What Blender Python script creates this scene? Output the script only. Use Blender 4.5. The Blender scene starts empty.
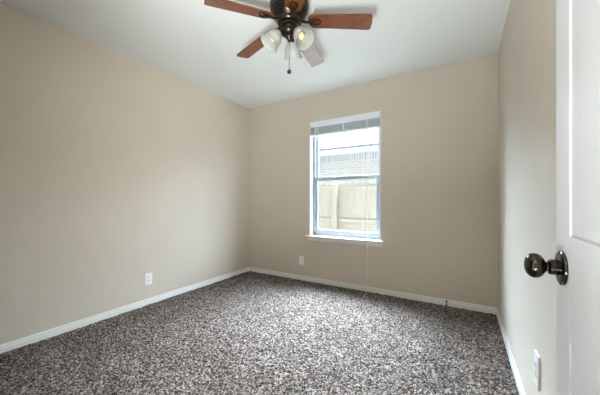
import bpy, bmesh, math, random
import numpy as np
from mathutils import Vector, Matrix

PI = math.pi
R = math.radians
S = bpy.context.scene
COL = S.collection
random.seed(7)

# ------------------------------------------------------------------ camera, sky, sun, lights, exposure
CAM_Z = 1.07
cam_d = bpy.data.cameras.new('camera')
cam_d.sensor_fit = 'HORIZONTAL'
cam_d.sensor_width = 36.0
cam_d.lens = 273.0 / 600.0 * 36.0
cam_d.shift_y = 2.0 / 600.0
cam_d.clip_start = 0.02
cam = bpy.data.objects.new('camera', cam_d)
COL.objects.link(cam)
cam.location = (0.0, 0.0, CAM_Z)
cam.rotation_euler = (R(90), 0, R(30.9))
S.camera = cam

S.view_settings.view_transform = 'Standard'
S.view_settings.look = 'None'
S.view_settings.gamma = 1.0
S.view_settings.use_curve_mapping = False
S.view_settings.exposure = 0.03

world = bpy.data.worlds.new('sky')
S.world = world
world.use_nodes = True
wn, wl = world.node_tree.nodes, world.node_tree.links
wn.clear()
w_out = wn.new('ShaderNodeOutputWorld')
w_bg = wn.new('ShaderNodeBackground')
w_tc = wn.new('ShaderNodeTexCoord')
w_sep = wn.new('ShaderNodeSeparateXYZ')


def sky_band(axis, lo, hi):
    """smooth step along one axis of the sky direction."""
    r = wn.new('ShaderNodeMapRange')
    r.interpolation_type = 'SMOOTHSTEP'
    r.inputs['From Min'].default_value = lo
    r.inputs['From Max'].default_value = hi
    wl.new(w_sep.outputs[axis], r.inputs['Value'])
    return r


# overcast sky: brightest high up and beyond the neighbour's roof, dim at the horizon
SKY_LOW, SKY_GLOW = 1.5, 112.0
b_up, b_far = sky_band('Z', -0.05, 0.38), sky_band('Y', -0.10, 0.25)
w_mul = wn.new('ShaderNodeMath')
w_mul.operation = 'MULTIPLY'
w_str = wn.new('ShaderNodeMath')
w_str.operation = 'MULTIPLY_ADD'
w_str.inputs[1].default_value = SKY_GLOW
w_str.inputs[2].default_value = SKY_LOW
w_bg.inputs['Color'].default_value = (0.66, 0.82, 1.0, 1)
wl.new(w_tc.outputs['Generated'], w_sep.inputs[0])
wl.new(b_up.outputs['Result'], w_mul.inputs[0])
wl.new(b_far.outputs['Result'], w_mul.inputs[1])
# the hazy sky is brighter towards the sun's side of the yard (the left seen through the window)
b_side = wn.new('ShaderNodeMapRange')
b_side.interpolation_type = 'SMOOTHSTEP'
b_side.inputs['From Min'].default_value = -0.70
b_side.inputs['From Max'].default_value = 0.70
b_side.inputs['To Min'].default_value = 0.76
b_side.inputs['To Max'].default_value = 0.30
wl.new(w_sep.outputs['X'], b_side.inputs['Value'])
w_mul2 = wn.new('ShaderNodeMath')
w_mul2.operation = 'MULTIPLY'
wl.new(w_mul.outputs[0], w_mul2.inputs[0])
wl.new(b_side.outputs['Result'], w_mul2.inputs[1])
wl.new(w_mul2.outputs[0], w_str.inputs[0])
wl.new(w_str.outputs[0], w_bg.inputs['Strength'])
wl.new(w_bg.outputs[0], w_out.inputs['Surface'])


def light(name, kind, loc, energy, color, **kw):
    d = bpy.data.lights.new(name, kind)
    d.energy = energy
    d.color = color
    for k, v in kw.items():
        setattr(d, k, v)
    o = bpy.data.objects.new(name, d)
    o.location = loc
    COL.objects.link(o)
    return o


# hazy sun high over the neighbour's roof: very soft light slanting in through the window
sun = light('sun', 'SUN', (0, 8, 8), 58.0, (0.80, 0.90, 1.0), angle=R(58))
SUN_DIR = Vector((0.08, -0.64, -0.75))
sun.rotation_euler = SUN_DIR.to_track_quat('-Z', 'Y').to_euler()

# added fill area light, unseen behind the camera, brightening the left wall
hall = light('added_hall_fill', 'AREA', (0.95, -0.50, 1.40), 110.0, (1.0, 0.95, 0.88),
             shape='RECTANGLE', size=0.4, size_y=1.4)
hall.rotation_euler = Vector((-1.0, 0.40, 0.15)).to_track_quat('-Z', 'Z').to_euler()
# unseen helper light added past the doorway to brighten the bedroom ceiling
wash = light('added_ceiling_wash', 'AREA', (-0.15, -0.42, 0.40), 82.0, (0.90, 0.96, 1.0),
             shape='RECTANGLE', size=0.5, size_y=0.4, spread=R(140))
wash.rotation_euler = Vector((-0.70, 0.30, 1.45)).to_track_quat('-Z', 'Z').to_euler()


# ------------------------------------------------------------------ materials
def lin(r, g, b):
    def f(c):
        c /= 255.0
        return c / 12.92 if c <= 0.04045 else ((c + 0.055) / 1.055) ** 2.4
    return (f(r), f(g), f(b), 1.0)


def mat(name, color, rough=0.5, metal=0.0, spec=0.5, bump=None, vary=None, coat=0.0):
    """bump = (scale, strength, distance); vary = (scale, second colour, contrast lo, hi)."""
    m = bpy.data.materials.new(name)
    m.use_nodes = True
    n, l = m.node_tree.nodes, m.node_tree.links
    b = n['Principled BSDF']
    b.inputs['Base Color'].default_value = color
    b.inputs['Roughness'].default_value = rough
    b.inputs['Metallic'].default_value = metal
    b.inputs['Specular IOR Level'].default_value = spec
    b.inputs['Coat Weight'].default_value = coat
    tc = n.new('ShaderNodeTexCoord')
    if vary:
        t = n.new('ShaderNodeTexNoise')
        t.inputs['Scale'].default_value = vary[0]
        t.inputs['Detail'].default_value = 4
        l.new(tc.outputs['Object'], t.inputs['Vector'])
        r = n.new('ShaderNodeValToRGB')
        r.color_ramp.elements[0].color = color
        r.color_ramp.elements[1].color = vary[1]
        r.color_ramp.elements[0].position = vary[2]
        r.color_ramp.elements[1].position = vary[3]
        l.new(t.outputs['Fac'], r.inputs[0])
        l.new(r.outputs[0], b.inputs['Base Color'])
    if bump:
        t = n.new('ShaderNodeTexNoise')
        t.inputs['Scale'].default_value = bump[0]
        t.inputs['Detail'].default_value = 3
        l.new(tc.outputs['Object'], t.inputs['Vector'])
        bp = n.new('ShaderNodeBump')
        bp.inputs['Strength'].default_value = bump[1]
        bp.inputs['Distance'].default_value = bump[2]
        l.new(t.outputs['Fac'], bp.inputs['Height'])
        l.new(bp.outputs[0], b.inputs['Normal'])
    return m


def brick_mat(name, c1, c2, mortar, w, h, swap=False):
    m = mat(name, c1, 0.9)
    n, l = m.node_tree.nodes, m.node_tree.links
    b = n['Principled BSDF']
    tc = n.new('ShaderNodeTexCoord')
    s = n.new('ShaderNodeSeparateXYZ')
    cmb = n.new('ShaderNodeCombineXYZ')
    l.new(tc.outputs['Object'], s.inputs[0])
    l.new(s.outputs['X'], cmb.inputs[0])
    l.new(s.outputs['Z'], cmb.inputs[1])
    t = n.new('ShaderNodeTexBrick')
    t.inputs['Scale'].default_value = 1.0
    t.inputs['Brick Width'].default_value = w
    t.inputs['Row Height'].default_value = h
    t.inputs['Mortar Size'].default_value = 0.012
    t.inputs['Color1'].default_value = c1
    t.inputs['Color2'].default_value = c2
    t.inputs['Mortar'].default_value = mortar
    if swap:
        t.offset = 0.0
    l.new(cmb.outputs[0], t.inputs['Vector'])
    l.new(t.outputs['Color'], b.inputs['Base Color'])
    return m


M = {}
M['wall'] = mat('tan_wall_paint', lin(207, 196, 181), 0.62, bump=(95, 0.35, 0.004),
                vary=(2.5, lin(204, 193, 178), 0.3, 0.7))
M['ceiling'] = mat('white_ceiling_paint', lin(226, 228, 224), 0.8, bump=(90, 0.3, 0.004))
M['trim'] = mat('white_trim_paint', lin(236, 235, 230), 0.35, bump=(30, 0.05, 0.002))
M['door'] = mat('white_door_paint', lin(206, 207, 208), 0.38, bump=(60, 0.12, 0.002))
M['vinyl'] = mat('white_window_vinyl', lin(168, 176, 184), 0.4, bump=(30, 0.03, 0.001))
M['blind'] = mat('white_blind_vinyl', lin(236, 241, 246), 0.45, bump=(40, 0.04, 0.001))
M['cord'] = mat('white_cord', lin(226, 222, 210), 0.8, bump=(400, 0.3, 0.001))
M['plate'] = mat('white_plastic', lin(240, 240, 238), 0.3, bump=(50, 0.03, 0.001))
M['slot'] = mat('dark_slot', lin(40, 38, 36), 0.6, bump=(50, 0.03, 0.001))
M['bronze'] = mat('oil_rubbed_bronze', lin(46, 38, 33), 0.28, metal=0.75, bump=(40, 0.06, 0.001),
                  vary=(14, lin(70, 54, 42), 0.4, 0.75))
M['knob'] = mat('dark_polished_bronze', lin(62, 58, 52), 0.14, metal=0.95, bump=(30, 0.03, 0.001))
M['bulb'] = mat('warm_bulb_glass', lin(250, 226, 170), 0.3, bump=(30, 0.02, 0.001))
M['rubber'] = mat('dark_grey_peg', lin(70, 72, 66), 0.6, bump=(80, 0.1, 0.001))
M['dark_brick'] = brick_mat('dark_exterior_brick', lin(62, 48, 42), lin(48, 38, 34), lin(72, 66, 60), 0.21, 0.082)
M['slab'] = mat('subfloor', lin(120, 110, 100), 0.9, bump=(30, 0.2, 0.003))
M['yard'] = mat('side_yard_ground', lin(140, 137, 127), 0.95, bump=(25, 0.6, 0.03),
                vary=(6, lin(126, 127, 114), 0.35, 0.7))
M['fascia'] = mat('white_fascia', lin(224, 224, 222), 0.5, bump=(20, 0.05, 0.002))
M['soffit'] = mat('grey_gutter', lin(126, 128, 134), 0.6, bump=(20, 0.05, 0.002))


def wood_mat(name, c1, c2, rough, scale, stretch, coat=0.0):
    m = mat(name, c1, rough, coat=coat)
    m.node_tree.nodes['Principled BSDF'].inputs['Coat Roughness'].default_value = 0.3
    n, l = m.node_tree.nodes, m.node_tree.links
    b = n['Principled BSDF']
    tc = n.new('ShaderNodeTexCoord')
    mp = n.new('ShaderNodeMapping')
    mp.inputs['Scale'].default_value = stretch
    t = n.new('ShaderNodeTexNoise')
    t.inputs['Scale'].default_value = scale
    t.inputs['Detail'].default_value = 6
    t.inputs['Distortion'].default_value = 0.6
    r = n.new('ShaderNodeValToRGB')
    r.color_ramp.elements[0].position = 0.32
    r.color_ramp.elements[0].color = c1
    r.color_ramp.elements[1].position = 0.68
    r.color_ramp.elements[1].color = c2
    l.new(tc.outputs['Object'], mp.inputs[0])
    l.new(mp.outputs[0], t.inputs['Vector'])
    l.new(t.outputs['Fac'], r.inputs[0])
    l.new(r.outputs[0], b.inputs['Base Color'])
    return m


M['blade'] = wood_mat('reddish_blade_wood', lin(78, 38, 18), lin(134, 72, 32), 0.22, 9, (1.2, 14, 14), coat=0.65)
M['cedar'] = wood_mat('pale_fence_wood', lin(172, 161, 146), lin(188, 178, 164), 0.85, 5, (14, 14, 1.0))


def shade_mat():
    m = bpy.data.materials.new('frosted_white_glass')
    m.use_nodes = True
    n, l = m.node_tree.nodes, m.node_tree.links
    b = n['Principled BSDF']
    b.inputs['Base Color'].default_value = lin(222, 222, 214)
    b.inputs['Roughness'].default_value = 0.3
    t = n.new('ShaderNodeTexNoise')
    t.inputs['Scale'].default_value = 25
    r = n.new('ShaderNodeValToRGB')
    r.color_ramp.elements[0].color = lin(186, 189, 182)
    r.color_ramp.elements[1].color = lin(204, 207, 200)
    l.new(t.outputs['Fac'], r.inputs[0])
    l.new(r.outputs[0], b.inputs['Base Color'])
    tr = n.new('ShaderNodeBsdfTranslucent')
    tr.inputs['Color'].default_value = lin(235, 232, 220)
    mx = n.new('ShaderNodeMixShader')
    mx.inputs[0].default_value = 0.25
    l.new(b.outputs[0], mx.inputs[1])
    l.new(tr.outputs[0], mx.inputs[2])
    l.new(mx.outputs[0], n['Material Output'].inputs['Surface'])
    return m


M['shade'] = shade_mat()


def pane_mat():
    m = bpy.data.materials.new('window_glass')
    m.use_nodes = True
    n, l = m.node_tree.nodes, m.node_tree.links
    n.remove(n['Principled BSDF'])
    tr = n.new('ShaderNodeBsdfTransparent')
    tr.inputs['Color'].default_value = (0.95, 0.97, 0.97, 1)
    gl = n.new('ShaderNodeBsdfGlossy')
    gl.inputs['Roughness'].default_value = 0.02
    lw = n.new('ShaderNodeLayerWeight')
    lw.inputs['Blend'].default_value = 0.5
    pw = n.new('ShaderNodeMath')
    pw.operation = 'POWER'
    pw.inputs[1].default_value = 5.0
    ad = n.new('ShaderNodeMath')
    ad.operation = 'MULTIPLY_ADD'
    ad.inputs[1].default_value = 0.9
    ad.inputs[2].default_value = 0.03
    l.new(lw.outputs['Facing'], pw.inputs[0])
    l.new(pw.outputs[0], ad.inputs[0])
    mx = n.new('ShaderNodeMixShader')
    l.new(ad.outputs[0], mx.inputs[0])
    l.new(tr.outputs[0], mx.inputs[1])
    l.new(gl.outputs[0], mx.inputs[2])
    l.new(mx.outputs[0], n['Material Output'].inputs['Surface'])
    return m


M['glass'] = pane_mat()


def carpet_mat():
    m = bpy.data.materials.new('speckled_frieze_carpet')
    m.use_nodes = True
    n, l = m.node_tree.nodes, m.node_tree.links
    b = n['Principled BSDF']
    b.inputs['Roughness'].default_value = 0.95
    b.inputs['Specular IOR Level'].default_value = 0.15
    tc = n.new('ShaderNodeTexCoord')
    nz = n.new('ShaderNodeTexNoise')
    nz.inputs['Scale'].default_value = 70
    nz.inputs['Detail'].default_value = 2
    l.new(tc.outputs['Object'], nz.inputs['Vector'])
    mixv = n.new('ShaderNodeMix')
    mixv.data_type = 'VECTOR'
    mixv.inputs['Factor'].default_value = 0.012
    l.new(tc.outputs['Object'], mixv.inputs['A'])
    l.new(nz.outputs['Color'], mixv.inputs['B'])
    v = n.new('ShaderNodeTexVoronoi')
    v.inputs['Scale'].default_value = 130
    l.new(mixv.outputs['Result'], v.inputs['Vector'])
    sp = n.new('ShaderNodeSeparateColor')
    l.new(v.outputs['Color'], sp.inputs[0])
    r = n.new('ShaderNodeValToRGB')
    cr = r.color_ramp
    cr.elements[0].position = 0.0
    cr.elements[0].color = lin(46, 37, 33)
    cr.elements[1].position = 1.0
    cr.elements[1].color = lin(180, 171, 165)
    for p, c in ((0.25, (68, 57, 51)), (0.5, (100, 89, 82)), (0.75, (138, 127, 120))):
        e = cr.elements.new(p)
        e.color = lin(*c)
    l.new(sp.outputs[0], r.inputs[0])
    # brushed and trodden patches of the pile
    pn = n.new('ShaderNodeTexNoise')
    pn.inputs['Scale'].default_value = 4.5
    pn.inputs['Detail'].default_value = 3
    pn.inputs['Distortion'].default_value = 0.8
    l.new(tc.outputs['Object'], pn.inputs['Vector'])
    pr = n.new('ShaderNodeMapRange')
    pr.inputs['From Min'].default_value = 0.3
    pr.inputs['From Max'].default_value = 0.7
    pr.inputs['To Min'].default_value = 0.78
    pr.inputs['To Max'].default_value = 1.14
    l.new(pn.outputs['Fac'], pr.inputs['Value'])
    hsv = n.new('ShaderNodeHueSaturation')
    l.new(r.outputs[0], hsv.inputs['Color'])
    l.new(pr.outputs['Result'], hsv.inputs['Value'])
    l.new(hsv.outputs[0], b.inputs['Base Color'])
    bp = n.new('ShaderNodeBump')
    bp.inputs['Strength'].default_value = 0.7
    bp.inputs['Distance'].default_value = 0.008
    bp.invert = True
    l.new(v.outputs['Distance'], bp.inputs['Height'])
    l.new(bp.outputs[0], b.inputs['Normal'])
    return m


M['carpet'] = carpet_mat()


M['brick'] = brick_mat('pale_brick', lin(162, 155, 153), lin(148, 140, 138), lin(174, 172, 170), 0.21, 0.082)
M['soldier'] = brick_mat('soldier_course_brick', lin(150, 148, 152), lin(134, 132, 138), lin(174, 174, 176), 0.085, 0.24, True)
M['shingle'] = brick_mat('light_grey_shingle', lin(150, 148, 146), lin(136, 134, 132), lin(120, 118, 118), 0.30, 0.14)


# ------------------------------------------------------------------ mesh helpers
def box(bm, x0, x1, y0, y1, z0, z1, bev=0.0, seg=2):
    r = bmesh.ops.create_cube(bm, size=1.0)
    vs = r['verts']
    for v in vs:
        v.co = Vector(((x0 + x1) / 2 + v.co.x * (x1 - x0),
                       (y0 + y1) / 2 + v.co.y * (y1 - y0),
                       (z0 + z1) / 2 + v.co.z * (z1 - z0)))
    if bev > 0:
        es = list({e for v in vs for e in v.link_edges})
        bmesh.ops.bevel(bm, geom=es, offset=bev, segments=seg, profile=0.5, affect='EDGES')


def lathe(bm, prof, seg=32, mtx=None, cap0=True, cap1=True):
    """prof: (radius, height) pairs, spun about Z."""
    rings = []
    mtx = mtx or Matrix.Identity(4)
    for r, z in prof:
        rings.append([bm.verts.new(mtx @ Vector((r * math.cos(2 * PI * i / seg), r * math.sin(2 * PI * i / seg), z)))
                      for i in range(seg)])
    for a, b in zip(rings, rings[1:]):
        for i in range(seg):
            j = (i + 1) % seg
            bm.faces.new((a[i], a[j], b[j], b[i]))
    if cap0:
        bm.faces.new(list(reversed(rings[0])))
    if cap1:
        bm.faces.new(rings[-1])


def tube(bm, pts, rad, seg=8, closed=False):
    pts = [Vector(p) for p in pts]
    n = len(pts)
    rings = []
    up = None
    for i, p in enumerate(pts):
        if closed:
            t = pts[(i + 1) % n] - pts[i - 1]
        else:
            t = pts[min(i + 1, n - 1)] - pts[max(i - 1, 0)]
        t.normalize()
        if up is None:
            up = Vector((0, 0, 1)) if abs(t.z) < 0.9 else Vector((1, 0, 0))
        a = t.cross(up).normalized()
        b = a.cross(t).normalized()
        up = b
        rr = rad[i] if isinstance(rad, (list, tuple)) else rad
        rings.append([bm.verts.new(p + rr * (math.cos(2 * PI * k / seg) * a + math.sin(2 * PI * k / seg) * b))
                      for k in range(seg)])
    rng = range(n) if closed else range(n - 1)
    for i in rng:
        a, b = rings[i], rings[(i + 1) % n]
        for k in range(seg):
            j = (k + 1) % seg
            bm.faces.new((a[k], a[j], b[j], b[k]))
    if not closed:
        bm.faces.new(list(reversed(rings[0])))
        bm.faces.new(rings[-1])


def prism(bm, outline, axis_fn, d0, d1):
    """outline of 2D points extruded between d0 and d1; axis_fn(u, v, d) -> point."""
    a = [bm.verts.new(axis_fn(u, v, d0)) for u, v in outline]
    b = [bm.verts.new(axis_fn(u, v, d1)) for u, v in outline]
    k = len(a)
    bm.faces.new(a)
    bm.faces.new(list(reversed(b)))
    for i in range(k):
        j = (i + 1) % k
        bm.faces.new((a[j], a[i], b[i], b[j]))


def obj(name, bm, m, parent=None, smooth=False, loc=None, angle=35):
    bmesh.ops.recalc_face_normals(bm, faces=bm.faces[:])
    me = bpy.data.meshes.new(name)
    bm.to_mesh(me)
    bm.free()
    me.materials.append(m)
    if smooth:
        me.polygons.foreach_set('use_smooth', [True] * len(me.polygons))
        try:
            me.set_sharp_from_angle(angle=R(angle))
        except Exception:
            pass
    o = bpy.data.objects.new(name, me)
    COL.objects.link(o)
    if loc:
        o.location = loc
    if parent:
        o.parent = parent
    return o


def tag(o, label, cat, group=None, kind=None):
    o['label'] = label
    o['category'] = cat
    if group:
        o['group'] = group
    if kind:
        o['kind'] = kind
    return o


def thing(name, label, cat, loc=(0, 0, 0), group=None, kind=None, rotz=0.0):
    o = bpy.data.objects.new(name, None)
    o.empty_display_size = 0.1
    COL.objects.link(o)
    o.location = loc
    o.rotation_euler = (0, 0, rotz)
    return tag(o, label, cat, group, kind)


def copy_tree(o, parent=None):
    c = o.copy()
    COL.objects.link(c)
    c.parent = parent
    for ch in list(o.children):
        copy_tree(ch, c)
    return c


# ------------------------------------------------------------------ the room shell
XL, XR = -2.77, 0.278          # left and right wall faces
YB, YF = 3.14, -0.012          # window wall and door wall faces
H = 2.44
WX0, WX1, WZ0, WZ1 = -1.728, -0.806, 0.592, 2.083   # window opening
DX0, DX1, DH = -0.604, 0.170, 2.045                 # door opening


def struct(name, bm, m, label, cat, parent=None):
    o = obj(name, bm, m, parent)
    return tag(o, label, cat, kind='structure')


bm = bmesh.new(); box(bm, XL - 0.14, XR + 0.14, -1.9, YB + 0.15, -0.16, -0.012)
struct('floor', bm, M['slab'], 'flat subfloor of the room lying under the speckled carpet', 'floor')
bm = bmesh.new(); box(bm, XL - 0.14, XR + 0.14, YF - 0.11, YB + 0.15, H, H + 0.2)
struct('ceiling', bm, M['ceiling'], 'plain white textured ceiling above the fan', 'ceiling')
bm = bmesh.new(); box(bm, XL - 0.14, XL, YF - 0.11, YB + 0.15, -0.012, H)
struct('wall_left', bm, M['wall'], 'long tan textured wall with one outlet on the left', 'wall')
bm = bmesh.new(); box(bm, XR, XR + 0.14, YF - 0.11, YB + 0.15, -0.012, H)
struct('wall_right', bm, M['wall'], 'tan wall seen at a slant behind the open white door', 'wall')
bm = bmesh.new()
box(bm, XL, WX0, YB, YB + 0.15, -0.012, H)
box(bm, WX1, XR, YB, YB + 0.15, -0.012, H)
box(bm, WX0, WX1, YB, YB + 0.15, -0.012, WZ0)
box(bm, WX0, WX1, YB, YB + 0.15, WZ1, H)
struct('wall_back', bm, M['wall'], 'tan end wall holding the single window', 'wall')
bm = bmesh.new()
box(bm, XL, DX0, YF - 0.11, YF, -0.012, H)
box(bm, DX1, XR, YF - 0.11, YF, -0.012, H)
box(bm, DX0, DX1, YF - 0.11, YF, DH, H)
struct('wall_front', bm, M['wall'], 'tan wall with the open doorway facing the window', 'wall')

bm = bmesh.new()  # unseen outer skin, added dark to limit light bounced onto the fence
y0, y1 = YB + 0.15, YB + 0.17
box(bm, XL - 3, WX0, y0, y1, -0.5, H + 0.2)
box(bm, WX1, XR + 3, y0, y1, -0.5, H + 0.2)
box(bm, WX0, WX1, y0, y1, -0.5, WZ0)
box(bm, WX0, WX1, y0, y1, WZ1, H + 0.2)
struct('wall_exterior', bm, M['dark_brick'], 'unseen outer face of the house, added in dark brick to cut bounced light', 'wall')

# hallway beyond the doorway
bm = bmesh.new()
box(bm, -1.75, -1.65, -1.9, YF - 0.11, -0.012, H)
box(bm, 1.20, 1.30, -1.9, YF - 0.11, -0.012, H)
box(bm, -1.65, 1.20, -1.9, -1.8, -0.012, H)
box(bm, XR + 0.14, 1.20, -0.232, YF - 0.11, -0.012, H)
struct('wall_hallway', bm, M['wall'], 'tan hallway walls outside the open doorway', 'wall')
bm = bmesh.new(); box(bm, -1.75, 1.30, -1.9, YF - 0.11, H, H + 0.2)
struct('ceiling_hallway', bm, M['ceiling'], 'white hallway ceiling outside the open doorway', 'ceiling')
bm = bmesh.new(); box(bm, XR + 0.14, 1.30, -1.9, YF - 0.11, -0.16, -0.012)
struct('floor_hallway', bm, M['slab'], 'hallway floor strip outside the open doorway', 'floor')


# carpet: displaced pile
def carpet():
    step = 0.0075
    x0, x1, y0, y1 = XL, XR, -0.12, YB
    nx = int((x1 - x0) / step) + 1
    ny = int((y1 - y0) / step) + 1
    rng = np.random.default_rng(3)
    xs = np.linspace(x0, x1, nx)
    ys = np.linspace(y0, y1, ny)
    X, Y = np.meshgrid(xs, ys)
    Z = rng.normal(0, 1, (ny, nx))
    Zs = (Z + np.roll(Z, 1, 0) + np.roll(Z, 1, 1) + np.roll(Z, (1, 1), (0, 1))) / 2.0
    Z = -0.003 + 0.0022 * (0.6 * Z + 0.7 * Zs)
    # larger dents left by feet and the vacuum cleaner
    big = np.zeros_like(X)
    for _ in range(14):
        a, b = rng.uniform(-9, 9, 2)
        big += np.sin(a * X + b * Y + rng.uniform(0, 6.28))
    Z = np.clip(Z + 0.0007 * big, -0.011, 0.012)
    jx = rng.uniform(-0.3, 0.3, X.shape) * step
    jy = rng.uniform(-0.3, 0.3, X.shape) * step
    jx[:, 0] = jx[:, -1] = 0
    jy[0, :] = jy[-1, :] = 0
    co = np.stack([X + jx, Y + jy, Z], -1).reshape(-1, 3).astype(np.float32)
    idx = np.arange(nx * ny).reshape(ny, nx)
    f = np.stack([idx[:-1, :-1], idx[:-1, 1:], idx[1:, 1:], idx[1:, :-1]], -1).reshape(-1, 4).astype(np.int32)
    me = bpy.data.meshes.new('carpet')
    me.vertices.add(len(co))
    me.vertices.foreach_set('co', co.ravel())
    me.loops.add(f.size)
    me.loops.foreach_set('vertex_index', f.ravel())
    me.polygons.add(len(f))
    me.polygons.foreach_set('loop_start', np.arange(0, f.size, 4, dtype=np.int32))
    me.update(calc_edges=True)
    me.validate()
    me.materials.append(M['carpet'])
    o = bpy.data.objects.new('carpet', me)
    COL.objects.link(o)
    tag(o, 'speckled brown and grey deep pile carpet covering the whole floor', 'carpet', kind='stuff')


carpet()

# baseboards: 57 mm high with an eased, stepped top
BB = [(0.0, -0.012), (0.015, -0.012), (0.015, 0.034), (0.008, 0.036), (0.008, 0.040), (0.011, 0.042), (0.011, 0.053), (0.008, 0.057), (0.0, 0.057)]


def baseboard(name, p0, p1, nrm, label):
    p0, p1, nrm = Vector(p0), Vector(p1), Vector(nrm)
    bm = bmesh.new()
    a = [bm.verts.new(p0 + nrm * u + Vector((0, 0, v))) for u, v in BB]
    b = [bm.verts.new(p1 + nrm * u + Vector((0, 0, v))) for u, v in BB]
    k = len(a)
    bm.faces.new(a)
    bm.faces.new(list(reversed(b)))
    for i in range(k):
        j = (i + 1) % k
        bm.faces.new((a[j], a[i], b[i], b[j]))
    struct(name, bm, M['trim'], label, 'baseboard')


baseboard('baseboard_left', (XL, YF, 0), (XL, YB, 0), (1, 0, 0), 'white baseboard along the long left wall')
baseboard('baseboard_back', (XL, YB, 0), (XR, YB, 0), (0, -1, 0), 'white baseboard along the window wall')
baseboard('baseboard_right', (XR, YF, 0), (XR, YB, 0), (-1, 0, 0), 'white baseboard along the right wall behind the door')
baseboard('baseboard_front', (XL, YF, 0), (DX0 - 0.06, YF, 0), (0, 1, 0), 'white baseboard along the doorway wall')

# doorway lining and casing
bm = bmesh.new()
box(bm, DX0 - 0.06, DX0 + 0.004, YF, YF + 0.012, 0.0, DH + 0.06, 0.004)
box(bm, DX0 + 0.004, DX1, YF, YF + 0.012, DH - 0.004, DH + 0.06, 0.004)
box(bm, DX0, DX0 + 0.012, YF - 0.11, YF, 0.0, DH)
box(bm, DX0 + 0.012, DX1, YF - 0.11, YF, DH - 0.012, DH)
struct('trim_1', bm, M['trim'], 'white casing around the open doorway', 'trim')

# ------------------------------------------------------------------ window
win = thing('window_1', 'white single hung window in the end wall, fence and brick outside', 'window',
            ((WX0 + WX1) / 2, YB, WZ0), kind='structure')
wx, wz = win.location.x, win.location.z


def at_win(bm):
    bmesh.ops.translate(bm, verts=bm.verts[:], vec=(-wx, -YB, -wz))
    return bm


# lining of the recess
bm = bmesh.new()
box(bm, WX0, WX0 + 0.006, YB - 0.001, YB + 0.09, WZ0, WZ1)
box(bm, WX1 - 0.006, WX1, YB - 0.001, YB + 0.09, WZ0, WZ1)
box(bm, WX0 + 0.006, WX1 - 0.006, YB - 0.001, YB + 0.09, WZ1 - 0.006, WZ1)
obj('jamb', at_win(bm), M['trim'], win)
# outer vinyl frame
FY0, FY1 = YB + 0.075, YB + 0.145
bm = bmesh.new()
fw = 0.034
box(bm, WX0 + 0.006, WX0 + 0.006 + fw, FY0, FY1, WZ0, WZ1 - 0.006, 0.003)
box(bm, WX1 - 0.006 - fw, WX1 - 0.006, FY0, FY1, WZ0, WZ1 - 0.006, 0.003)
box(bm, WX0 + 0.006, WX1 - 0.006, FY0, FY1, WZ1 - 0.006 - fw, WZ1 - 0.006, 0.003)
box(bm, WX0 + 0.006, WX1 - 0.006, FY0, FY1, WZ0, WZ0 + 0.045, 0.003)
obj('window_frame', at_win(bm), M['vinyl'], win)
IX0, IX1 = WX0 + 0.006 + fw, WX1 - 0.006 - fw
ZM = 1.340


def sash(name, z0, z1, y0, y1, top, bot, side):
    bm = bmesh.new()
    box(bm, IX0, IX0 + side, y0, y1, z0, z1, 0.003)
    box(bm, IX1 - side, IX1, y0, y1, z0, z1, 0.003)
    box(bm, IX0 + side, IX1 - side, y0, y1, z1 - top, z1, 0.003)
    box(bm, IX0 + side, IX1 - side, y0, y1, z0, z0 + bot, 0.003)
    s = obj(name, at_win(bm), M['vinyl'], win)
    bm = bmesh.new()
    ym = (y0 + y1) / 2
    box(bm, IX0 + side - 0.002, IX1 - side + 0.002, ym - 0.002, ym + 0.002, z0 + bot - 0.002, z1 - top + 0.002)
    obj('pane', at_win(bm), M['glass'], s)
    return s


sash('sash', WZ0 + 0.045, ZM + 0.024, FY0 + 0.006, FY0 + 0.034, 0.046, 0.040, 0.034)
sash('sash', ZM - 0.016, WZ1 - 0.006 - fw, FY0 + 0.036, FY0 + 0.062, 0.030, 0.034, 0.024)
# sash lock on the meeting rail
bm = bmesh.new()
box(bm, wx - 0.028, wx + 0.028, FY0 + 0.008, FY0 + 0.032, ZM + 0.024, ZM + 0.032, 0.003)
box(bm, wx - 0.006, wx + 0.026, FY0 + 0.012, FY0 + 0.026, ZM + 0.032, ZM + 0.039, 0.003)
obj('sash_lock', at_win(bm), M['vinyl'], win)
# stool and apron
bm = bmesh.new()
box(bm, WX0 - 0.045, WX1 + 0.030, YB - 0.045, YB, WZ0 - 0.012, WZ0 + 0.010, 0.006, 3)
box(bm, WX0 + 0.001, WX1 - 0.001, YB - 0.002, FY0 + 0.01, WZ0 - 0.012, WZ0 + 0.010)
obj('window_sill', at_win(bm), M['trim'], win)
bm = bmesh.new()
box(bm, WX0 - 0.025, WX1 + 0.018, YB - 0.016, YB, WZ0 - 0.058, WZ0 - 0.012, 0.004)
obj('apron', at_win(bm), M['trim'], win)

# ------------------------------------------------------------------ raised blind
bl = thing('window_blind', 'white horizontal blind pulled up at the top of the window', 'blind', (wx, YB + 0.03, WZ1))


def at_blind(bm):
    bmesh.ops.translate(bm, verts=bm.verts[:], vec=(-wx, -(YB + 0.03), -WZ1))
    return bm


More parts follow.
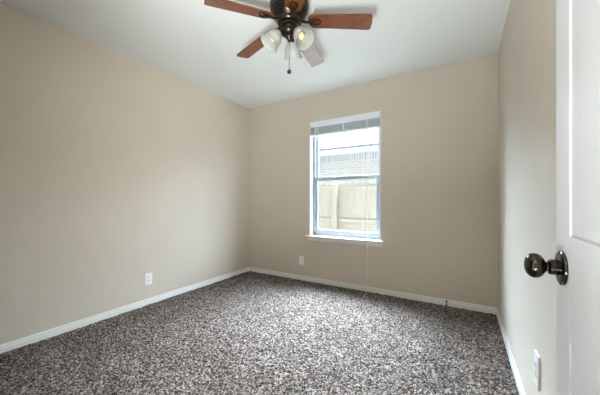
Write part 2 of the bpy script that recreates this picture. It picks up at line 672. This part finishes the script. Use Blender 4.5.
BX0, BX1 = WX0 + 0.010, WX1 - 0.010
bm = bmesh.new()
box(bm, BX0, BX1, YB - 0.004, YB + 0.006, WZ1 - 0.076, WZ1 - 0.008, 0.003)
obj('valance', at_blind(bm), M['blind'], bl)
bm = bmesh.new()
box(bm, BX0 + 0.004, BX1 - 0.004, YB + 0.007, YB + 0.058, WZ1 - 0.060, WZ1 - 0.008, 0.003)
obj('headrail', at_blind(bm), M['blind'], bl)
bm = bmesh.new()
zz = WZ1 - 0.079
for i in range(26):
    sag = random.uniform(-0.002, 0.002)
    prof = [(-0.025, 0.0), (-0.012, 0.0016), (0, 0.0022), (0.012, 0.0016), (0.025, 0.0),
            (0.025, -0.0012), (0.012, 0.0004), (0, 0.001), (-0.012, 0.0004), (-0.025, -0.0012)]
    prism(bm, prof, lambda u, v, d: Vector((d, YB + 0.030 + u + sag, zz + v)), BX0 + 0.006, BX1 - 0.006)
    zz -= 0.0034
obj('slat_stack', at_blind(bm), M['blind'], bl)
bm = bmesh.new()
box(bm, BX0 + 0.005, BX1 - 0.005, YB + 0.004, YB + 0.056, zz - 0.016, zz - 0.001, 0.003)
obj('bottom_rail', at_blind(bm), M['blind'], bl)
for tx in (BX0 + 0.10, wx, BX1 - 0.16):
    bm = bmesh.new()
    box(bm, tx - 0.006, tx + 0.006, YB + 0.0020, YB + 0.0032, zz - 0.018, WZ1 - 0.078)
    obj('ladder_tape', at_blind(bm), M['cord'], bl)
# tilt wand stub at the left, pull cord at the right
bm = bmesh.new()
tube(bm, [(BX0 + 0.075, YB - 0.010, WZ1 - 0.060), (BX0 + 0.075, YB - 0.011, WZ1 - 0.13), (BX0 + 0.075, YB - 0.011, WZ1 - 0.185)], 0.006, 8)
obj('tilt_wand', at_blind(bm), M['plate'], bl)
CX = -0.952
cp = [(CX, YB - 0.006, WZ1 - 0.074), (CX, YB - 0.010, 1.6), (CX + 0.001, YB - 0.020, 1.1), (CX, YB - 0.046, 0.66),
      (CX, YB - 0.049, 0.60), (CX - 0.001, YB - 0.049, 0.40), (CX + 0.002, YB - 0.049, 0.16), (CX + 0.002, YB - 0.056, 0.03),
      (CX + 0.004, YB - 0.085, 0.012), (CX + 0.015, YB - 0.14, 0.012), (CX + 0.012, YB - 0.20, 0.012),
      (CX + 0.03, YB - 0.25, 0.012), (CX + 0.055, YB - 0.235, 0.012)]
bm = bmesh.new(); tube(bm, cp, 0.0030, 6)
cord = obj('pull_cord', at_blind(bm), M['cord'], bl, smooth=True)
bm = bmesh.new()
lathe(bm, [(0.004, 0.036), (0.008, 0.028), (0.0115, 0.008), (0.0115, 0.002), (0.006, 0.0)], 14,
      Matrix.Translation((CX, YB - 0.049, 0.505)))
obj('tassel', at_blind(bm), M['plate'], cord, smooth=True)
bm = bmesh.new()
tube(bm, [(CX - 0.055, YB - 0.006, WZ1 - 0.074), (CX - 0.054, YB - 0.022, 1.1), (CX - 0.056, YB - 0.047, 0.65),
          (CX - 0.056, YB - 0.049, 0.45), (CX - 0.054, YB - 0.049, 0.16)], 0.0011, 6)
obj('pull_cord', at_blind(bm), M['cord'], bl, smooth=True)

# ------------------------------------------------------------------ wall outlets
def make_outlet(label, cat='wall outlet', w=0.074, h=0.118, group=None):
    """plate lies in local XZ, front faces -Y, back on Y = 0."""
    t = thing('wall_outlet', label, cat, group=group)
    bm = bmesh.new()
    box(bm, -w / 2, w / 2, -0.006, 0.0, -h / 2, h / 2, 0.0025)
    obj('cover_plate', bm, M['plate'], t)
    for s in (-1, 1):
        bm = bmesh.new()
        lathe(bm, [(0.0165, 0.0), (0.0165, 0.0022), (0.0155, 0.003)], 24,
              Matrix.Translation((0, -0.0055, s * 0.0195)) @ Matrix.Rotation(R(90), 4, 'X'))
        r = obj('receptacle', bm, M['plate'], t)
        bm = bmesh.new()
        for sx, hh in ((-0.0062, 0.008), (0.0062, 0.0065)):
            box(bm, sx - 0.001, sx + 0.001, -0.0092, -0.008, s * 0.0195 + 0.003 - hh / 2, s * 0.0195 + 0.003 + hh / 2)
        box(bm, -0.002, 0.002, -0.0092, -0.008, s * 0.0195 - 0.010, s * 0.0195 - 0.006)
        obj('slot', bm, M['slot'], r)
    bm = bmesh.new()
    lathe(bm, [(0.0032, 0.0), (0.0028, 0.0012)], 12, Matrix.Translation((0, -0.006, 0)) @ Matrix.Rotation(R(90), 4, 'X'))
    obj('screw', bm, M['plate'], t)
    return t


def on_ray(px):
    u = (px - 300.0) / 273.0
    c, s = math.cos(R(30.9)), math.sin(R(30.9))
    return (-s + u * c, c + u * s)


o1 = make_outlet('white duplex outlet low on the long left wall', group='wall outlets')
d = on_ray(148.5); t_ = XL / d[0]
o1.location = (XL, d[1] * t_, CAM_Z - (278.8 - 199.5) / 273 * t_)
o1.rotation_euler = (0, 0, R(90))
o2 = copy_tree(o1)
o2['label'] = 'white duplex outlet on the window wall, left of the sill'
d = on_ray(301.8); t_ = YB / d[1]
o2.location = (d[0] * t_, YB, CAM_Z - (260.3 - 199.5) / 273 * t_)
o2.rotation_euler = (0, 0, 0)
o3 = copy_tree(o1)
o3['label'] = 'white outlet plate on the right wall under the door knob, seen edge on'
d = on_ray(540.3); t_ = XR / d[0]
o3.location = (XR, d[1] * t_ + 0.03, 0.335)
o3.rotation_euler = (0, 0, R(-90))
for ch in o3.children:
    ch.scale = (1.0, 1.6, 1.22) if ch.name.startswith('cover_plate') else (1, 1.0, 1)
    if ch.name.startswith(('receptacle', 'screw')):
        ch.location = (0, -0.0036, 0)

# small dark peg at the back baseboard
bm = bmesh.new()
d = on_ray(446.5); t_ = (YB - 0.02) / d[1]
lathe(bm, [(0.009, 0.0), (0.009, 0.006), (0.005, 0.010), (0.005, 0.036), (0.0075, 0.038), (0.0075, 0.050), (0.005, 0.054)], 14)
peg = obj('door_stop', bm, M['rubber'], None, smooth=True, loc=(d[0] * t_, YB - 0.022, 0.0))
tag(peg, 'small dark peg standing against the window wall baseboard near the right corner', 'door stop')

# ------------------------------------------------------------------ door, standing open against the right wall
DW, DT = 0.760, 0.035
door = thing('door_1', 'white panelled door standing open along the right wall', 'door', (0.166, 0.003, 0.012), kind='structure')
# local: leaf runs +Y from the hinge, visible face at x = 0 looking -X, thickness to +X
bm = bmesh.new()
DZ = 2.018
st, tr_, lr, br = 0.084, 0.115, 0.19, 0.22
rows = [(br, 0.80), (0.80 + lr, 1.60), (1.60 + 0.10, DZ - tr_)]
midst = 0.10
cols = [(st, (DW - midst) / 2), ((DW + midst) / 2, DW - st)]
# stiles and rails
box(bm, 0, DT, 0, st, 0, DZ, 0.002)
box(bm, 0, DT, DW - st, DW, 0, DZ, 0.002)
for z0, z1 in rows:
    box(bm, 0, DT, (DW - midst) / 2, (DW + midst) / 2, z0, z1)
zs = [0.0] + [z for r_ in rows for z in r_] + [DZ]
for i in range(0, len(zs), 2):
    box(bm, 0, DT, st, DW - st, zs[i], zs[i + 1])
for y0, y1 in cols:
    for z0, z1 in rows:
        box(bm, 0.0025, DT - 0.0025, y0 - 0.002, y1 + 0.002, z0 - 0.002, z1 + 0.002)
        for sx, xa, xb in ((1, 0.0025, 0.0015), (-1, DT - 0.0025, DT - 0.0015)):
            m1, m2 = 0.012, 0.050
            a = [bm.verts.new((xa, y, z)) for y, z in ((y0 + m1, z0 + m1), (y1 - m1, z0 + m1), (y1 - m1, z1 - m1), (y0 + m1, z1 - m1))]
            b = [bm.verts.new((xb, y, z)) for y, z in ((y0 + m2, z0 + m2), (y1 - m2, z0 + m2), (y1 - m2, z1 - m2), (y0 + m2, z1 - m2))]
            bm.faces.new(b)
            for i in range(4):
                j = (i + 1) % 4
                bm.faces.new((a[i], a[j], b[j], b[i]))
leaf = obj('door_leaf', bm, M['door'], door)
KY, KZ = 0.717 - 0.003, 0.937 - 0.012
for side in (-1, 1):
    mx = Matrix.Translation((0 if side < 0 else DT, KY, KZ)) @ Matrix.Rotation(R(-90 if side < 0 else 90), 4, 'Y')
    bm = bmesh.new()
    lathe(bm, [(0.0325, 0.0), (0.0335, 0.002), (0.033, 0.0045), (0.030, 0.0065), (0.024, 0.0075), (0.016, 0.0080)], 40, mx)
    rose = obj('knob_rose', bm, M['knob'], door, smooth=True)
    bm = bmesh.new()
    prof = [(0.0145, 0.007), (0.0150, 0.010), (0.0150, 0.020), (0.0135, 0.0215), (0.0095, 0.0225), (0.0095, 0.0255), (0.0115, 0.0265)]
    for i in range(1, 15):
        a = -PI / 2 + 0.45 + (PI - 0.47) * i / 14
        prof.append((0.0248 * math.cos(a) ** 0.85 if math.cos(a) > 0.02 else 0.0012, 0.0425 + 0.0168 * math.sin(a)))
    lathe(bm, prof, 40, mx)
    obj('door_knob', bm, M['knob'], door, smooth=True)
for hz in (0.22, 1.0, 1.80):
    bm = bmesh.new()
    lathe(bm, [(0.006, 0), (0.006, 0.09)], 12, Matrix.Translation((DT + 0.004, -0.002, hz)))
    box(bm, DT, DT + 0.002, -0.001, 0.03, hz, hz + 0.09)
    obj('hinge', bm, M['knob'], door)

# ------------------------------------------------------------------ ceiling fan
fan = thing('ceiling_fan', 'dark bronze ceiling fan with five reddish wood blades and three glass lamps', 'ceiling fan',
            (-0.989, 1.513, H))
bm = bmesh.new()
lathe(bm, [(0.078, 0.0), (0.082, -0.010), (0.082, -0.022), (0.074, -0.028), (0.074, -0.036)], 48)
obj('canopy', bm, M['bronze'], fan, smooth=True)
bm = bmesh.new()
lathe(bm, [(0.074, -0.036), (0.104, -0.042), (0.120, -0.052), (0.126, -0.064), (0.126, -0.072), (0.120, -0.076), (0.120, -0.082),
           (0.127, -0.087), (0.127, -0.100), (0.119, -0.105), (0.119, -0.111), (0.124, -0.116), (0.122, -0.128), (0.112, -0.134),
           (0.112, -0.140), (0.115, -0.146), (0.108, -0.162), (0.094, -0.178), (0.082, -0.190), (0.080, -0.205), (0.074, -0.212),
           (0.055, -0.214)], 64)
obj('motor_housing', bm, M['bronze'], fan, smooth=True, angle=25)
bm = bmesh.new()
lathe(bm, [(0.050, -0.212), (0.062, -0.220), (0.062, -0.232), (0.048, -0.238), (0.044, -0.246), (0.052, -0.252), (0.054, -0.272),
           (0.046, -0.284), (0.030, -0.294), (0.020, -0.298), (0.016, -0.304), (0.018, -0.310), (0.012, -0.318), (0.004, -0.322)], 40)
obj('light_fitter', bm, M['bronze'], fan, smooth=True, angle=25)

BZ, PITCH = -0.238, R(11.5)


def blade_outline():
    pts = []
    r0, r1 = 0.125, 0.532
    w0, w1 = 0.052, 0.060
    # root: rounded
    for i in range(9):
        a = PI / 2 + PI * i / 8
        pts.append((r0 + 0.04 + 0.04 * math.cos(a), w0 * math.sin(a)))
    # tip: small corner radii, slightly bowed end
    rc = 0.018
    for i in range(6):
        a = -PI / 2 + (PI / 2) * i / 5
        pts.append((r1 - rc + rc * math.cos(a), -w1 + rc + rc * math.sin(a)))
    pts.append((r1 + 0.004, 0.0))
    for i in range(6):
        a = (PI / 2) * i / 5
        pts.append((r1 - rc + rc * math.cos(a), w1 - rc + rc * math.sin(a)))
    return pts


def tilt(u, v, d):
    c, s = math.cos(PITCH), math.sin(PITCH)
    return Vector((u, v * c + d * s, -v * s + d * c + (0.532 - u) * 0.095))   # blades droop a little towards the tip


bm = bmesh.new()
prism(bm, blade_outline(), tilt, -0.003, 0.003)
blade0 = obj('blade', bm, M['blade'], fan)
bm = bmesh.new()
# bracket: arm out of the hub and a teardrop loop under the blade root
tube(bm, [(0.055, 0, 0.046), (0.085, 0, 0.042), (0.110, 0, 0.034), (0.130, 0, 0.0305)], [0.012, 0.010, 0.009, 0.008], 10)
loop = []
for i in range(28):
    a = 2 * PI * i / 28
    u = 0.168 - 0.040 * math.cos(a)
    v = 0.027 * math.sin(a) * (0.45 + 0.55 * (1 - math.cos(a)) / 2)
    loop.append(tilt(u, v, -0.0075))
tube(bm, loop, 0.0055, 8, closed=True)
tube(bm, [tilt(0.13, 0, -0.0075), tilt(0.168, 0, -0.0075)], 0.0045, 8)
for u, v in ((0.168, 0.0), (0.200, 0.012), (0.200, -0.012)):
    lathe(bm, [(0.0065, 0.0), (0.0065, 0.006), (0.003, 0.009)], 12,
          Matrix.Translation(tilt(u, v, -0.003)) @ Matrix.Rotation(PI, 4, 'X'))
iron0 = obj('blade_iron', bm, M['bronze'], blade0, smooth=True)
iron0['label'] = 'dark bronze blade bracket'
CAMYAW = 30.9
for k in range(5):
    b = blade0 if k == 0 else copy_tree(blade0, fan)
    b.location = (0, 0, BZ)
    b.rotation_euler = (0, 0, R(CAMYAW - 6.9 + 72 * k))

# lamps
def shade_pts():
    outer = [(0.024, 0.0), (0.030, -0.006), (0.036, -0.018), (0.046, -0.034), (0.053, -0.052), (0.056, -0.070), (0.057, -0.084), (0.062, -0.098), (0.067, -0.106)]
    inner = [(r - 0.003, z) for r, z in reversed(outer)]
    inner[0] = (0.0645, -0.1065)
    return outer + inner


TILT = R(38)
base = Matrix.Translation((0.070, 0, -0.282)) @ Matrix.Rotation(-TILT, 4, 'Y')
bm = bmesh.new()
lathe(bm, shade_pts(), 40, base, cap0=False, cap1=True)
shade0 = obj('lamp_shade', bm, M['shade'], fan, smooth=True, angle=50)
bm = bmesh.new()
tube(bm, [(0.030, 0, -0.262), (0.050, 0, -0.258), (0.064, 0, -0.268), (0.070, 0, -0.280)], 0.008, 10)
lathe(bm, [(0.010, 0.014), (0.022, 0.010), (0.027, 0.004), (0.028, -0.010), (0.0265, -0.012), (0.012, -0.011)], 24, base)
arm0 = obj('lamp_arm', bm, M['bronze'], shade0, smooth=True)
bm = bmesh.new()
lathe(bm, [(0.010, -0.012), (0.012, -0.024), (0.018, -0.038), (0.022, -0.052), (0.021, -0.064), (0.013, -0.075), (0.003, -0.079)], 24, base)
obj('light_bulb', bm, M['bulb'], shade0, smooth=True)
for k, a in enumerate((200, 80, -40)):
    s = shade0 if k == 0 else copy_tree(shade0, fan)
    s.rotation_euler = (0, 0, R(CAMYAW + a))

# pull chain
bm = bmesh.new()
tube(bm, [(0, 0, -0.318), (0, 0, -0.43), (0, 0, -0.515)], 0.0018, 6)
ch = obj('pull_chain', bm, M['bronze'], fan)
bm = bmesh.new()
lathe(bm, [(0.003, 0.015), (0.010, 0.010), (0.0145, 0.0), (0.0125, -0.008), (0.007, -0.013), (0.002, -0.0145)], 20, Matrix.Translation((0, 0, -0.525)))
obj('chain_ball', bm, M['bronze'], ch, smooth=True)

# ------------------------------------------------------------------ side yard, fence and neighbouring house
GZ = -0.30
bm = bmesh.new(); box(bm, -14, 8, YB + 0.17, 22, GZ - 0.2, GZ)
struct('ground', bm, M['yard'], 'dry grassy strip of ground outside the window', 'ground')

FYY = 5.66
fence = thing('wooden_fence', 'pale wooden picket privacy fence outside the window', 'fence', (-2.0, FYY, GZ))
px0 = -5.2
i = 0
pitch = 0.143
for i in range(46):
    x = px0 + i * pitch + 2.0
    bm = bmesh.new()
    h = 1.765 + random.uniform(-0.006, 0.006)
    w = 0.0706
    out = [(-w, 0.02), (w, 0.02), (w, h - 0.022), (w - 0.022, h), (-w + 0.022, h), (-w, h - 0.022)]
    prism(bm, out, lambda u, v, d_: Vector((x + u, d_, v)), 0.040, 0.057)
    obj('picket', bm, M['cedar'], fence)
for z in (0.24, 0.90, 1.60):
    bm = bmesh.new()
    box(bm, px0 + 2.0 - 0.07, px0 + 2.0 + 46 * pitch, 0.0, 0.040, z - 0.044, z + 0.044, 0.003)
    obj('rail', bm, M['cedar'], fence)
dd = on_ray(334.7); tt = (FYY - 0.05) / dd[1]
for k in (-1, 0, 1):
    x = dd[0] * tt + k * 2.42 + 2.0
    bm = bmesh.new()
    box(bm, x - 0.055, x + 0.055, -0.089, 0.0, 0, 1.70, 0.004)
    obj('post', bm, M['cedar'], fence)

house = thing('neighbour_house', 'pale brick house with white fascia seen above the fence', 'house', (-3.0, 8.6, GZ))
bm = bmesh.new(); box(bm, -7, 7, 0.0, 0.3, 0, 2.645)
obj('brick_wall', bm, M['brick'], house)
bm = bmesh.new(); box(bm, -7, 7, -0.012, 0.3, 2.645, 2.885)
obj('soldier_course', bm, M['soldier'], house)
bm = bmesh.new(); box(bm, -7, 7, -0.40, 0.3, 2.890, 2.91)
obj('soffit', bm, M['fascia'], house)
bm = bmesh.new(); box(bm, -7, 7, -0.43, -0.40, 2.870, 3.02)
obj('fascia', bm, M['fascia'], house)
bm = bmesh.new(); box(bm, -7, 7, -0.46, -0.43, 2.985, 3.055, 0.004)
obj('gutter', bm, M['soffit'], house)
bm = bmesh.new()
prism(bm, [(-0.47, 3.055), (3.6, 4.75), (3.6, 4.70), (-0.40, 3.00)], lambda u, v, d_: Vector((d_, u, v)), -7.2, 7.2)
obj('roof', bm, M['shingle'], house)
